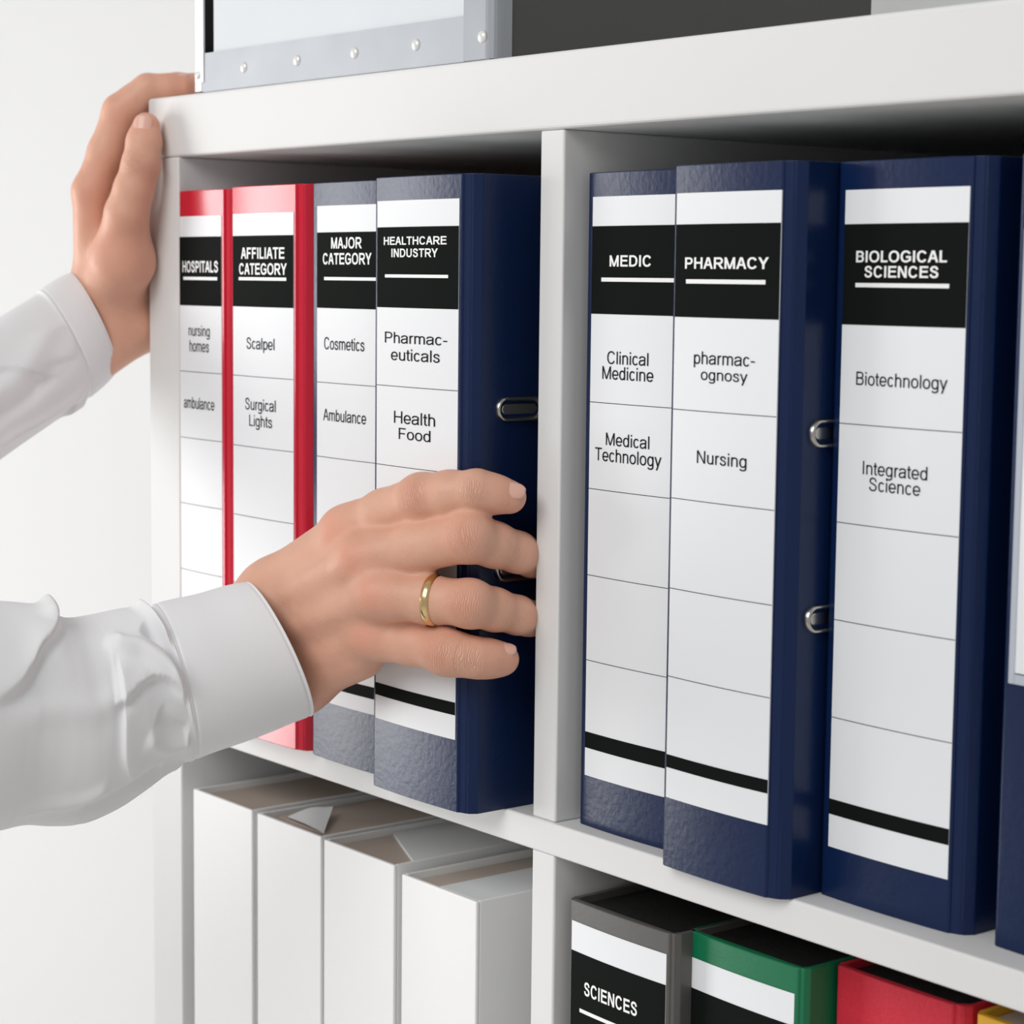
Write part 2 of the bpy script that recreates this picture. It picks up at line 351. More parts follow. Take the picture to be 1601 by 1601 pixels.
binder('ring_binder', 'navy binder with a MEDIC spine label standing right of the divider', .0256, .0109, 0, .0675, HB, M_NAVY, M_PAPER, right=(.0076, .007),
       lab=(.0038, .0662, rows_of(.3065, .2926, .251, (.2087, .1668, .1246, .0827), .0472, .0392, .0254)), texts=TX['medic'])
binder('ring_binder', 'navy binder with a PHARMACY spine label and two metal eyelets showing', .1066, -.008, 0, .0669, HB, M_NAVY, M_PAPER, right=(.0078, .007),
       lab=(.0011, .0664, rows_of(.3057, .292, .2512, (.21, .170, .129, .0886), .0525, .0465, .0325)), texts=TX['pharm'], eye=.0112)
binder('ring_binder', 'navy binder with a BIOLOGICAL SCIENCES spine label standing slightly recessed', .1832, .0159, 0, .0722, HB, M_NAVY, M_PAPER, left=(.0008, .004), right=(.0076, .007),
       lab=(.0042, .0708, rows_of(.306, .2917, .2495, (.2075, .165, .1227, .080), .044, .0372, .0227)), texts=TX['bio'])
t = binder('ring_binder', 'navy binder cut off by the right edge with label in clear pocket', .2762, .0181, 0, .070, HB, M_NAVY, M_PAPER)
b = MB(); b.box(.0076, .063, -.0016, 0, .1135, .286, M_LABEL, .0001, 1); b.build('spine_label', t)
b = MB()
for a in ((.0046, .0076, .109, .289), (.063, .066, .109, .289), (.0076, .063, .109, .1130)): b.box(a[0], a[1], -.0020, .0004, a[2], a[3], M_CLEAR, .0003, 2)
b.build('label_pocket', t)
# lower row, right compartment
binder('ring_binder', 'dark grey binder with black inside and a SCIENCES label on lower shelf', .0257, .0055, Z2, .0725, HB, M_GREY, M_BLACKIN, left=(.001, .004), right=(.0035, .004), inz=.0035,
       lab=(.0006, .0706, rows_of(.3078, .2929, .2515, (.2095, .1685, .1275, .0865), .053, .047, .034)), texts=TX['gray'])
binder('ring_binder', 'green binder with black inside and a blank-topped label on lower shelf', .0999, .017, Z2, .0705, HB, M_GREEN, M_BLACKIN, left=(.001, .004), right=(.0035, .004), inz=.0035,
       lab=(.0018, .0683, rows_of(.3058, .2911, .2500, (.2085, .1675, .1265, .0855), .053, .047, .034)))
binder('ring_binder', 'red linen binder without a label beside the green one on lower shelf', .1762, .0345, Z2, .0680, HB, M_CLOTHRED, M_BLACKIN, left=(.001, .004), right=(.006, .005), inz=.0035)
binder('ring_binder', 'yellow binder peeking up at the lower right corner under the shelf', .2560, .034, Z2, .0680, HB, M_YELLOW, M_BEIGE, left=(.001, .004), right=(.0035, .004), inz=.0035)
# lower row, left compartment: white folders
FH = .305
def folder(label, x, y, wid, H, joint):
    t = thing('white_folder', label, 'folder', (x, y, Z2), 'white folders on the lower shelf'); th = .0024; D = .27
    b = MB(); b.prism([(0, 0), (wid, 0), (wid, th), (0, th)], 0, H, M_WHITEF, .0008, 3); b.build('spine', t)
    b = MB(); b.box(0, th, th, D, 0, H, M_WHITEF, .0004); b.build('back_cover', t)
    b = MB(); b.box(wid-th, wid, th, D, 0, H, M_WHITEF, .0004); b.build('front_cover', t)
    b = MB(); b.box(th+.0003, wid-th-.0003, th+.0003, .10, .003, H-.004, M_BEIGE, .0004); b.build('inner_lining', t)  # inner board; its beige also stands in for shade inside the folder
    return t
f1 = folder('white folder at the left end of lower row beside the side panel', -.3317, .0, .069, .3052, 0)
f2 = folder('white folder second from the left end with grey sheet sticking up', -.2570, .0, .0686, .3048, 0)
f3 = folder('white folder third from left end with paper stack behind its spine', -.1856, .0, .0690, .3040, 0)
f4 = folder('white folder with its right side showing next to the lower divider', -.1096, .0, .0665, .3009, 0)
# papers inside the folders
def child_box(name, par, x0, x1, y0, y1, z0, z1, m, r=.0004, tilt=None):
    b = MB(); b.box(x0, x1, y0, y1, z0, z1, m, r); o = b.build(name, par)
    if tilt: o.rotation_euler = tilt
    return o
b = MB(); b.prism([(.0030, .046), (.0660, .0165), (.0660, .255), (.0030, .255)], .004, FH-.0035, M_PAPER, .0004); b.build('paper_stack', f3)
child_box('paper_stack', f4, .0245, .0630, .0075, .255, .004, .2985, M_PAPER)
b = MB()
P = [Vector(p) for p in ((.0133, .0128, .3034), (.0600, .0075, .3034), (.0250, .0375, .3098), (.0150, .0290, .3060))]
nx = 10; vs = []; fs = []
for i in range(nx+1):
    for j in range(nx+1):
        u, v = i/nx, j/nx
        p = (P[0]*(1-u)+P[1]*u)*(1-v) + (P[3]*(1-u)+P[2]*u)*v
        p.z += .0012*math.sin(u*2.6+v*2); vs.append(p)
for i in range(nx):
    for j in range(nx): a = i*(nx+1)+j; fs.append((a, a+nx+1, a+nx+2, a+1))
n0 = len(vs); vs += [p-Vector((0, 0, .0004)) for p in vs]; fs += [tuple(k+n0 for k in f[::-1]) for f in fs]
b.faces(vs, fs, M_PAPER, True); b.build('paper_sheet', f2)
child_box('paper_stack', f2, .004, .064, .012, .255, .004, .3022, M_BEIGE)  # stack in the same shaded beige
# ------------------------------------------------------------------ storage box on the top board
bx = thing('storage_box', 'storage box with pale front, riveted metal edging and charcoal sides on top board', 'box', (-.3325, .004, .3757))
BW, BD, BH = .2925, .275, .085
b = MB(); b.box(.020, BW-.010, .0012, .006, .006, BH, M_BOXW, .0005); b.build('front_panel', bx)
b = MB(); b.box(.0035, .0065, .003, BD, .002, BH, M_BOXG, .0005); b.build('side_panel', bx)
b = MB(); b.box(BW-.0040, BW-.0010, .006, BD, .0, BH, M_BOXG, .0005); b.build('side_panel', bx)
b = MB(); b.box(.004, BW-.002, BD-.004, BD, 0, BH, M_BOXG, .0005); b.build('back_panel', bx)
b = MB(); b.box(.003, BW-.002, .001, BD, BH, BH+.003, M_BOXG, .0008); b.build('lid', bx)
b = MB(); b.box(.004, BW-.003, .004, BD-.002, .0005, .0035, M_BOXG, .0005); b.build('base_panel', bx)
# bottom trim strip with a turned-up left end
b = MB()
out = [(.0125, .0232), (.0120, .016)]
for i in range(7):
    a = math.pi - i*math.pi/2/6; out.append((.0125+.012*math.cos(a)*1.0, .0125+.0122*(-math.sin(a))))
out += [(BW-.004, .0003), (BW-.004, .0232)]
vs = [(x, -.0004, z) for x, z in out] + [(x, .0016, z) for x, z in out]; n = len(out)
fs = [tuple(range(n)), tuple(range(2*n-1, n-1, -1))] + [(i, (i+1) % n, n+(i+1) % n, n+i) for i in range(n)]
b.faces(vs, fs, M_ZINC); tr = b.build('bottom_trim', bx, recalc=True)
def rivet(par, x, z, y, r=.0033):
    b = MB(); vs = [(x, y-.0016, z)]; fs = []; R_, S_ = 4, 16
    for k in range(1, R_+1):
        for j in range(S_):
            a = 2*math.pi*j/S_; rr = r*math.sin(k/R_*math.pi/2); vs.append((x+rr*math.cos(a), y-.0016*math.cos(k/R_*math.pi/2), z+rr*math.sin(a)))
    for j in range(S_): fs.append((0, 1+j, 1+(j+1) % S_))
    for k in range(R_-1):
        for j in range(S_): fs.append((1+k*S_+j, 1+(k+1)*S_+j, 1+(k+1)*S_+(j+1) % S_, 1+k*S_+(j+1) % S_))
    b.faces(vs, fs, M_RIVET, True); return b.build('rivet', par, recalc=True)
for x in (-.2759, -.2194, -.1625, -.1061): rivet(tr, x+.3325, .0118, -.0004)
# corner guards: folded metal uprights
M_ZINCL = mat('overlit_metal_trim', (.80, .81, .82), .35, metal=.35)  # paler copy of the trim metal, overexposure put into its colour
b = MB()
b.prism([(0, .0), (.0030, -.0012), (.0118, -.0012), (.0118, .0004), (.0036, .0004), (.0016, .002), (.0016, .026), (0, .026)], .006, BH, M_ZINCL, .0003, 1)
cl = b.build('corner_guard', bx)
b = MB(); b.prism([(0, .0), (.0030, -.0008), (.0090, -.0008), (.0090, .0008), (.0036, .0008), (.0016, .002), (.0016, .026), (0, .026)], .001, .0065, M_ZINCL, .0003, 1)
b.build('corner_foot', bx)
rivet(cl, .006, .0105, -.0012, .0026)
b = MB()
out = []
for i in range(7):
    a = math.pi + i*math.pi/2/6; out.append((BW-.0185+.006*math.cos(a), .0085+.006*math.sin(a)))
rr = .0065
M_ZINCD = mat('dull_metal_trim', (.30, .315, .34), .5, metal=.5, var=.15, vscale=30)
sec = [(BW-.0245, -.0009), (BW-rr, -.0009)] + [(BW-rr+rr*math.sin(a), -.0009+rr-rr*math.cos(a)) for a in [math.pi/2*k/6 for k in range(1, 7)]] + [(BW, .011), (BW-.0014, .011)] + [(BW-rr+(rr-.0014)*math.sin(a), -.0009+rr-(rr-.0014)*math.cos(a)) for a in [math.pi/2*k/6 for k in range(6, -1, -1)]] + [(BW-.0245, .0005)]
b.prism(sec, .0006, BH, M_ZINCD, 0)
cr = b.build('corner_guard', bx)
rivet(cr, -.0491+.3325, .0115, -.0009)
# ------------------------------------------------------------------ person: implicit surfaces meshed once
import openvdb
def chain(pts, k=.003):
    return dict(pts=[(np.array(p[:3], float), p[3]) for p in pts], k=k)
def d_chain(X, Y, Z, c):
    d = None; P = c['pts']
    for (a, ra), (b_, rb) in zip(P[:-1], P[1:]):
        v = b_-a; L = float(v@v) or 1e-9
        px, py, pz = X-a[0], Y-a[1], Z-a[2]
        t = np.clip((px*v[0]+py*v[1]+pz*v[2])/L, 0, 1)
        e = np.sqrt((px-t*v[0])**2+(py-t*v[1])**2+(pz-t*v[2])**2) - (ra+t*(rb-ra))
        d = e if d is None else smin(d, e, c['k'])
    return d
def smin(a, b_, k):
    h = np.maximum(k-np.abs(a-b_), 0)/k
    return np.minimum(a, b_)-h*h*k*.25
def implicit(groups, vox, far=.02):
    """groups: list of (smooth k, chain); returns verts, quads of the blended surface"""
    pad = .012 if far < .03 else .05
    allp = np.array([np.r_[p-r, p+r] for _, c in groups for p, r in c['pts']])
    lo = allp[:, :3].min(0)-pad; hi = allp[:, 3:].max(0)+pad
    n = np.ceil((hi-lo)/vox).astype(int)
    D = np.full(n, far, np.float32)
    ax = [(lo[i]+vox*np.arange(n[i])).astype(np.float32) for i in range(3)]
    for k, c in groups:
        q = np.array([np.r_[p-r, p+r] for p, r in c['pts']])
        a = np.maximum(((q[:, :3].min(0)-far-lo)/vox).astype(int), 0); e = np.minimum(((q[:, 3:].max(0)+far-lo)/vox).astype(int)+1, n)
        s = tuple(slice(a[i], e[i]) for i in range(3))
        d = d_chain(ax[0][s[0]][:, None, None], ax[1][s[1]][None, :, None], ax[2][s[2]][None, None, :], c)
        D[s] = smin(D[s], np.minimum(d, far).astype(np.float32), abs(k)) if k > 0 else np.maximum(D[s], -d)
    g = openvdb.FloatGrid(); g.background = far
    g.copyFromArray(D)
    v, q = g.convertToQuads(0.0)
    return np.array(v)*vox+lo, np.array(q)
A = lambda *p: np.array(p, float)
nd = A(.42, -.90, .10)                      # back of the right hand faces this way
# right hand ------------------------------------------------------------------
RI = [(-.1359, -.060, .1055), (-.0881, -.050, .1385), (-.0384, -.0400, .1592), (-.0090, -.0285, .1646), (-.0010, -.0145, .1612)]
RM = [(-.1296, -.064, .0947), (-.0639, -.056, .1276), (-.0096, -.032, .1418), (-.0070, -.004, .1326), (-.0125, .016, .125)]
RR = [(-.1296, -.064, .0795), (-.0500, -.054, .1105), (-.0087, -.032, .1092), (-.0066, -.004, .1012), (-.0120, .013, .0962)]
RL = [(-.1328, -.060, .0616), (-.0639, -.048, .0876), (-.0214, -.037, .0837), (-.0085, -.0270, .0816), (-.0040, -.0155, .0806)]
def finger(J, r, pr=.975):
    """r: radius at knuckle, mid joint, end joint, tip; slimmer between the joints"""
    P = [A(*p) for p in J]; out = [(*P[1], r[0])]
    for i in (1, 2):
        m = (P[i]+P[i+1])/2; out += [(*m, (r[i-1]+r[i])/2*pr), (*P[i+1], r[i])]
    m = P[3]*.45+P[4]*.55; out += [(*m, (r[2]+r[3])/2*1.0), (*P[4], r[3])]
    return chain(out, .004)
def meta(J, r0, r1): return chain([(*J[0], r0), (*J[1], r1)])
def tendon(J, n, off0, off1, r):
    a, b_ = A(*J[0])+n*off0, A(*J[1])+n*off1
    return chain([(*(a*.75+b_*.25), r), (*b_, r*1.15)])
G = []
G += [(.012, meta(RI, .0150, .0120)), (.012, meta(RM, .0150, .0125)), (.012, meta(RR, .0145, .0122)), (.012, meta(RL, .0135, .0112))]
G += [(.014, chain([(-.1328, -.054, .0555, .0150), (-.082, -.046, .0735, .0105)]))]           # heel of the hand, little-finger side
G += [(.014, chain([(-.1421, -.058, .0960, .0175), (-.1100, -.046, .1180, .0105)]))]          # thumb side of the palm
G += [(.016, chain([(-.1400, -.064, .0930, .0195), (-.1340, -.092, .0780, .0190), (-.1400, -.124, .0660, .0190)])),
      (.016, chain([(-.1260, -.060, .0565, .0185), (-.1290, -.092, .0560, .0200), (-.1400, -.124, .0540, .0200), (-.155, -.19, .047, .024)]))]  # wrist and forearm
G += [(.010, chain([(-.1300, -.050, .1000, .014), (-.1150, -.0420, .1080, .0105), (-.0895, -.0375, .1120, .0095), (-.072, -.0355, .1130, .0085)]))]  # thumb folded under the palm
for J, r in ((RI, (.0122, .0114, .0098, .0082)), (RM, (.0126, .0120, .0098, .0078)), (RR, (.0122, .0112, .0092, .0076)), (RL, (.0112, .0104, .0094, .0082))):
    G.append((.0042, finger(J, r, 1.05 if J is RI else 1.0)))
for J in (RI, RM, RR, RL):
    G.append((.007, tendon(J, nd, .0105, .0086, .0030)))
    G.append((.010, chain([(*(A(*J[1])*1.04-A(*J[2])*.04+nd*.0040), .0090), (*(A(*J[1])*.9+A(*J[2])*.1+nd*.0036), .0088)])))     # knuckle
    G.append((.006, chain([(*(A(*J[2])+nd*.0014), .0096), (*(A(*J[2])+nd*.0016+A(.001, 0, 0)), .0096)])))
# veins across the back of the hand
for pts in ([(-.135, .089), (-.115, .098), (-.098, .112), (-.080, .122)], [(-.132, .072), (-.112, .083), (-.092, .095), (-.070, .1005)], [(-.112, .083), (-.102, .098)]):
    P_ = []
    for x, z in pts:
        w_ = (x+.135)/.07; P_.append((x, -.0765+.0105*w_, z, .0016))
    G.append((.005, chain(P_)))
vR, qR = implicit(G, .00085)
# left hand -------------------------------------------------------------------
LI = [(-.418, -.0180, .2667), (-.412, -.0235, .3184), (-.4005, -.0093, .3680), (-.3895, .004, .3815), (-.3786, .022, .3832)]
LT = [(-.412, -.0062, .2568), (-.3695, -.0225, .3038), (-.3640, -.0155, .3337), (-.3655, -.0108, .3575)]
G = []
def off(J, dy, dx, dz): return [(x+dx, y+dy, z+dz) for x, y, z in J]
LM = [(-.420, -.002, .262), (-.413, -.002, .318), (-.4000, .0110, .3705), (-.3880, .024, .3830), (-.374, .041, .3838)]
LR = [(-.420, .012, .258), (-.413, .020, .312), (-.3990, .0320, .3660), (-.3880, .045, .3825), (-.374, .061, .3836)]
LL = [(-.418, .024, .252), (-.410, .040, .302), (-.3990, .0510, .3480), (-.3930, .057, .3720), (-.383, .066, .3826)]
G += [(.012, meta(J, .0140, .0120)) for J in (LI, LM, LR, LL)]
G += [(.012, chain([(-.4060, -.012, .2520, .0165), (-.3830, -.0185, .2760, .0205), (-.3725, -.0210, .3038, .0128)]))]
G += [(.016, chain([(-.4060, .018, .2400, .0150), (-.4020, .030, .285, .0110)]))]
G += [(.016, chain([(-.4170, -.0165, .2520, .0170), (-.4240, -.0420, .2230, .0200), (-.4300, -.085, .1930, .022)])),
      (.016, chain([(-.4040, .000, .2340, .0175), (-.4150, -.0350, .2130, .0210), (-.4250, -.085, .1880, .023)]))]
for J, r in ((LI, (.0118, .0108, .0096, .0078)), (LM, (.012, .0110, .0098, .0080)), (LR, (.0115, .0104, .0094, .0078)), (LL, (.0105, .0095, .0086, .0072))):
    G.append((.005, finger(J, r)))
P = [A(*p) for p in LT]
G.append((.006, chain([(*P[1], .0125), (*((P[1]+P[2])/2), .0118), (*P[2], .0112), (*(P[2]*.4+P[3]*.6), .0103), (*P[3], .0082)], .004)))
vL, qL = implicit(G, .00095)
# skin ------------------------------------------------------------------------
def skin_mat():
    m = bpy.data.materials.new('skin'); m.use_nodes = True; nt = m.node_tree; b = nt.nodes['Principled BSDF']
    at = nt.nodes.new('ShaderNodeAttribute'); at.attribute_name = 'flush'
    tc = nt.nodes.new('ShaderNodeTexCoord')
    n = nt.nodes.new('ShaderNodeTexNoise'); n.inputs['Scale'].default_value = 42; n.inputs['Detail'].default_value = 5
    nt.links.new(tc.outputs['Object'], n.inputs['Vector'])
    mx = nt.nodes.new('ShaderNodeMix'); mx.data_type = 'RGBA'
    mx.inputs['A'].default_value = (.80, .465, .335, 1); mx.inputs['B'].default_value = (.67, .35, .245, 1)
    nt.links.new(n.outputs['Fac'], mx.inputs['Factor'])
    m2 = nt.nodes.new('ShaderNodeMix'); m2.data_type = 'RGBA'; m2.inputs['B'].default_value = (.76, .29, .20, 1)
    nt.links.new(mx.outputs['Result'], m2.inputs['A']); nt.links.new(at.outputs['Fac'], m2.inputs['Factor'])
    nt.links.new(m2.outputs['Result'], b.inputs['Base Color'])
    b.inputs['Roughness'].default_value = .48; b.inputs['Specular IOR Level'].default_value = .4
    b.inputs['Subsurface Weight'].default_value = .12; b.inputs['Subsurface Radius'].default_value = (.006, .002, .001); b.inputs['Subsurface Scale'].default_value = 1.
    v = nt.nodes.new('ShaderNodeTexVoronoi'); v.inputs['Scale'].default_value = 900
    nt.links.new(tc.outputs['Object'], v.inputs['Vector'])
    n2 = nt.nodes.new('ShaderNodeTexNoise'); n2.inputs['Scale'].default_value = 230; n2.inputs['Detail'].default_value = 5
    nt.links.new(tc.outputs['Object'], n2.inputs['Vector'])
    b1 = nt.nodes.new('ShaderNodeBump'); b1.inputs['Strength'].default_value = .12; b1.inputs['Distance'].default_value = .0006
    nt.links.new(v.outputs['Distance'], b1.inputs['Height'])
    b2 = nt.nodes.new('ShaderNodeBump'); b2.inputs['Strength'].default_value = .25; b2.inputs['Distance'].default_value = .001
    nt.links.new(n2.outputs['Fac'], b2.inputs['Height']); nt.links.new(b1.outputs['Normal'], b2.inputs['Normal'])
    ka = nt.nodes.new('ShaderNodeAttribute'); ka.attribute_name = 'crease_at'
    kw = nt.nodes.new('ShaderNodeAttribute'); kw.attribute_name = 'crease_by'
    n3 = nt.nodes.new('ShaderNodeTexNoise'); n3.inputs['Scale'].default_value = 260
    nt.links.new(tc.outputs['Object'], n3.inputs['Vector'])
    def mth(op, a, b_):
        q = nt.nodes.new('ShaderNodeMath'); q.operation = op
        for k, x in enumerate((a, b_)):
            if x is None: continue
            if isinstance(x, float): q.inputs[k].default_value = x
            else: nt.links.new(x, q.inputs[k])
        return q.outputs[0]
    w1 = mth('ADD', mth('MULTIPLY', ka.outputs['Fac'], 2700.), mth('MULTIPLY', n3.outputs['Fac'], 9.))
    w2 = mth('MULTIPLY', mth('POWER', mth('ABSOLUTE', mth('SINE', w1, None), None), .6), kw.outputs['Fac'])
    b3 = nt.nodes.new('ShaderNodeBump'); b3.inputs['Strength'].default_value = .55; b3.inputs['Distance'].default_value = .0013
    nt.links.new(w2, b3.inputs['Height']); nt.links.new(b2.outputs['Normal'], b3.inputs['Normal'])
    nt.links.new(b3.outputs['Normal'], b.inputs['Normal'])
    return m
M_SKIN = skin_mat()
M_NAIL = mat('fingernail', (.80, .47, .37), .28, spec=.5)
M_SHIRT = mat('white_cotton_shirt', (.84, .845, .86), .85, spec=.2, bump=.06, bscale=900)
person = thing('person', 'person in a white shirt, one hand gripping a blue binder, other holding the shelf end', 'person', (0, 0, 0))
def flush_of(v, spots):
    f = np.zeros(len(v))
    for p, r, a in spots: f = np.maximum(f, a*np.exp(-((v-A(*p))**2).sum(1)/(r*r)))
    return f
def pt(J, i, n, o): return tuple(A(*J[i])+n*o)
spots = []
for J in (RI, RM, RR, RL):
    spots += [(pt(J, 1, nd, .012), .010, .52), (pt(J, 2, nd, .010), .008, .42), (J[4], .012, .30)]
spots += [((-.10, -.05, .06), .03, .18)]
spotsL = [(LT[3], .012, .45), (LT[2], .011, .3), (LI[2], .012, .35), (LI[4], .014, .6), (LI[1], .02, .3), ((-.375, -.035, .285), .025, .25)]
def creases(v):
    at = np.zeros(len(v)); by = np.zeros(len(v))
    for Js, n in (((RI, RM, RR, RL), nd), ((LT,), A(.62, -.75, .1))):
        for J in Js:
            for k in ((2, 3) if len(J) == 5 else (2,)):
                a = A(*J[k])-A(*J[k-1]); a /= np.linalg.norm(a); c = A(*J[k])+n*.010
                g = np.exp(-((v-c)**2).sum(1)/(.0072 if k == 2 else .0055)**2)
                m = g > by; by[m] = g[m]; at[m] = ((v-c)@a)[m]
    return at, by
def build_body(extra):
    V = []; F = []; fl = []; n = 0
    for v, q, sp in extra:
        V.append(v); F.append(q+n); n += len(v); fl.append(flush_of(v, sp) if sp else np.zeros(len(v)))
    # bridge the arm surfaces to the trunk inside the sleeves so the skin is one mesh
    for k in (1, 2):
        j = np.argmin(V[k][:, 1]); d = ((V[0]-V[k][j])**2).sum(1)
        fa = F[k][np.where((F[k]-F[k].min() == j).any(1))[0][0]]; ia = np.argmin(d); fb = F[0][np.where((F[0] == ia).any(1))[0][0]]
        F.append(np.array([[fa[0], fa[1], fb[1], fb[0]]]))
    V = np.concatenate(V); F = np.concatenate(F); fl = np.concatenate(fl)
    me = bpy.data.meshes.new('body'); me.from_pydata(V.tolist(), [], F.tolist())
    at = me.attributes.new('flush', 'FLOAT', 'POINT'); at.data.foreach_set('value', fl.astype(np.float32))
    ca, cb = creases(V)
    for nm, val in (('crease_at', ca), ('crease_by', cb)):
        at = me.attributes.new(nm, 'FLOAT', 'POINT'); at.data.foreach_set('value', val.astype(np.float32))
    me.polygons.foreach_set('use_smooth', np.ones(len(F), bool)); me.materials.append(M_SKIN); me.update()
    bm = bmesh.new(); bm.from_mesh(me); bmesh.ops.recalc_face_normals(bm, faces=list(bm.faces)); bm.to_mesh(me); bm.free()
    o = bpy.data.objects.new('body', me); COL.objects.link(o); o.parent = person
    return o
# torso, neck, head and legs -------------------------------------------------------
CX, CY = -.385, -.575
yawh = math.radians(-28); pitch_h = math.radians(-22)
HC = A(CX+.015, CY+.045, .455)
Mh = np.array(Matrix.Rotation(yawh, 3, 'Z') @ Matrix.Rotation(pitch_h, 3, 'X'))
def hp(x, y, z, r): return (*(HC+Mh@A(x, y, z)), r)          # head space: y towards the face, z up
G = [(.02, chain([(CX, CY, .20, .060), (CX+.003, CY+.012, .27, .054), (*(HC+Mh@A(0, -.015, -.075)), .052)]))]
G += [(.02, chain([(-.535, -.49, .236, .034), (CX, CY, .205, .050), (-.228, -.49, .220, .034)])), (.03, chain([(CX, CY, .18, .075), (CX, CY, -.2, .075)]))]
G += [(.02, chain([(-.225, -.50, .225, .040), (-.182, -.345, .066, .034), (-.160, -.248, .050, .030), (-.146, -.150, .050, .026)])),
      (.02, chain([(-.54, -.50, .240, .040), (-.485, -.285, .122, .034), (-.447, -.18, .142, .030), (-.428, -.075, .198, .022)]))]
G += [(.02, chain([hp(0, -.018, .030, .082), hp(0, .012, .020, .076)])), (.02, chain([hp(0, .030, -.030, .058), hp(0, .045, -.075, .036)])),
      (.02, chain([hp(-.045, .0, -.045, .030), hp(0, .050, -.088, .022), hp(.045, .0, -.045, .030)])),
      (.012, chain([hp(-.035, .072, .020, .016), hp(.035, .072, .020, .016)])), (.008, chain([hp(0, .082, .012, .009), hp(0, .098, -.022, .0115)])),
      (.006, chain([hp(-.014, .086, -.026, .008), hp(.014, .086, -.026, .008)])), (.006, chain([hp(-.020, .074, -.054, .006), hp(0, .081, -.051, .007), hp(.020, .074, -.054, .006)])),
      (.006, chain([hp(-.017, .074, -.064, .006), hp(.017, .074, -.064, .006)]))]
for sx in (-1, 1): G += [(-.004, chain([hp(sx*.032, .096, .000, .012), hp(sx*.034, .096, .000, .012)])), (.005, chain([hp(sx*.082, -.012, .014, .010), hp(sx*.086, -.018, .000, .009), hp(sx*.080, -.010, -.022, .007)]))]
vT, qT = implicit(G, .0035, .06)
M_HAIR = mat('brown_hair', (.05, .028, .016), .5, bump=.5, bscale=350)
M_TROUSER = mat('dark_trousers', (.03, .033, .045), .8, bump=.1, bscale=900)
M_SHOE = mat('black_shoe', (.012, .011, .010), .35)
M_EYE = mat('eye_white', (.8, .78, .75), .2); M_IRIS = mat('iris', (.05, .035, .02), .2)
def cloth(name, groups, vox, m, par, cut=None):
    v, q = implicit(groups, vox, .02 if vox < .003 else .10)
    if cut is not None: q = q[cut(v[q].mean(1))]
    mb = MB(); used = np.unique(q); mp = np.full(len(v), -1); mp[used] = np.arange(len(used))
    mb.faces(v[used].tolist(), mp[q].tolist(), m, True); return mb.build(name, par, recalc=True)
def loc(v): return (v-HC)@Mh
cloth('hair', [(.02, chain([hp(0, -.024, .040, .089), hp(0, .010, .034, .083)])), (.02, chain([hp(0, -.060, -.030, .045), hp(0, -.045, .0, .06)]))], .005, M_HAIR, person,
      lambda c: (lambda l: (l[:, 1] < .045+.30*(l[:, 2]-.045)) & (l[:, 2] > -.075) & ((l[:, 2] > .015) | (l[:, 1] < -.015)))(loc(c)))
for sx in (-1, 1):
    e = cloth('eye', [(.001, chain([hp(sx*.032, .0735, .000, .0125), hp(sx*.032, .0736, .000, .0125)]))], .002, M_EYE, person)
    cloth('iris', [(.001, chain([hp(sx*.032, .0820, -.001, .0052), hp(sx*.032, .0821, -.001, .0052)]))], .0012, M_IRIS, e)
BODY_EXTRA = [(vT, qT, None), (vR, qR, spots), (vL, qL, spotsL)]
# fingernails -------------------------------------------------------------------
def nail(tip, back, n, r, wid, length, base=-.0035):
    """curved nail plate lying on the fingertip; tip/back: end of finger axis"""
    a = (A(*tip)-A(*back)); a /= np.linalg.norm(a); n = n-a*(n@a); n /= np.linalg.norm(n); b_ = np.cross(a, n)
    NU, NV = 10, 12; top = []; low = []
    for i in range(NU+1):
        u = i/NU
        for j in range(NV+1):
            v = j/NV*2-1
            w = wid/2*(1-max(0, (u-.72)/.28)**2*.55)*(1-max(0, (.18-u)/.18)**2*.35)
            ang = v*w/r
            c = A(*tip)+a*(base+u*length)
            rr = r*(1.0-.10*max(0, u-.5)**1.5*2)
            for lst, h in ((top, .0005), (low, -.0012)):
                lst.append(c+(n*math.cos(ang)+b_*math.sin(ang))*(rr+h-.0009*abs(v)**4))
    vs = top+low; m = len(top); fs = []
    for i in range(NU):
        for j in range(NV):
            k = i*(NV+1)+j; fs.append((k, k+1, k+NV+2, k+NV+1)); fs.append((m+k, m+k+NV+1, m+k+NV+2, m+k+1))
    edge = [j for j in range(NV+1)] + [(i+1)*(NV+1)-1 for i in range(1, NU+1)] + [NU*(NV+1)+j for j in range(NV-1, -1, -1)] + [i*(NV+1) for i in range(NU-1, 0, -1)]
    for p, q in zip(edge, edge[1:]+edge[:1]): fs.append((p, q, m+q, m+p))
    mb = MB(); mb.faces([tuple(x) for x in vs], fs, M_NAIL, True); return mb.build('fingernail', person, recalc=True)
nail(RI[4], RI[3], A(.62, -.50, .62), .0086, .0105, .0110, -.0050)
nail(RM[4], RM[3], A(.9, .1, .3), .0082, .0105, .0105, -.0050)
nail(RR[4], RR[3], A(.9, .1, .3), .0080, .0100, .0105, -.0050)
nail(RL[4], RL[3], A(.45, -.40, .80), .0086, .0095, .0100, -.0050)
nail(LT[3], LT[2], A(.70, -.70, .12), .0094, .0135, .0155, -.0105)
nail(LI[4], LI[3], A(-.2, -.1, 1), .0081, .0100, .0100, -.0050)
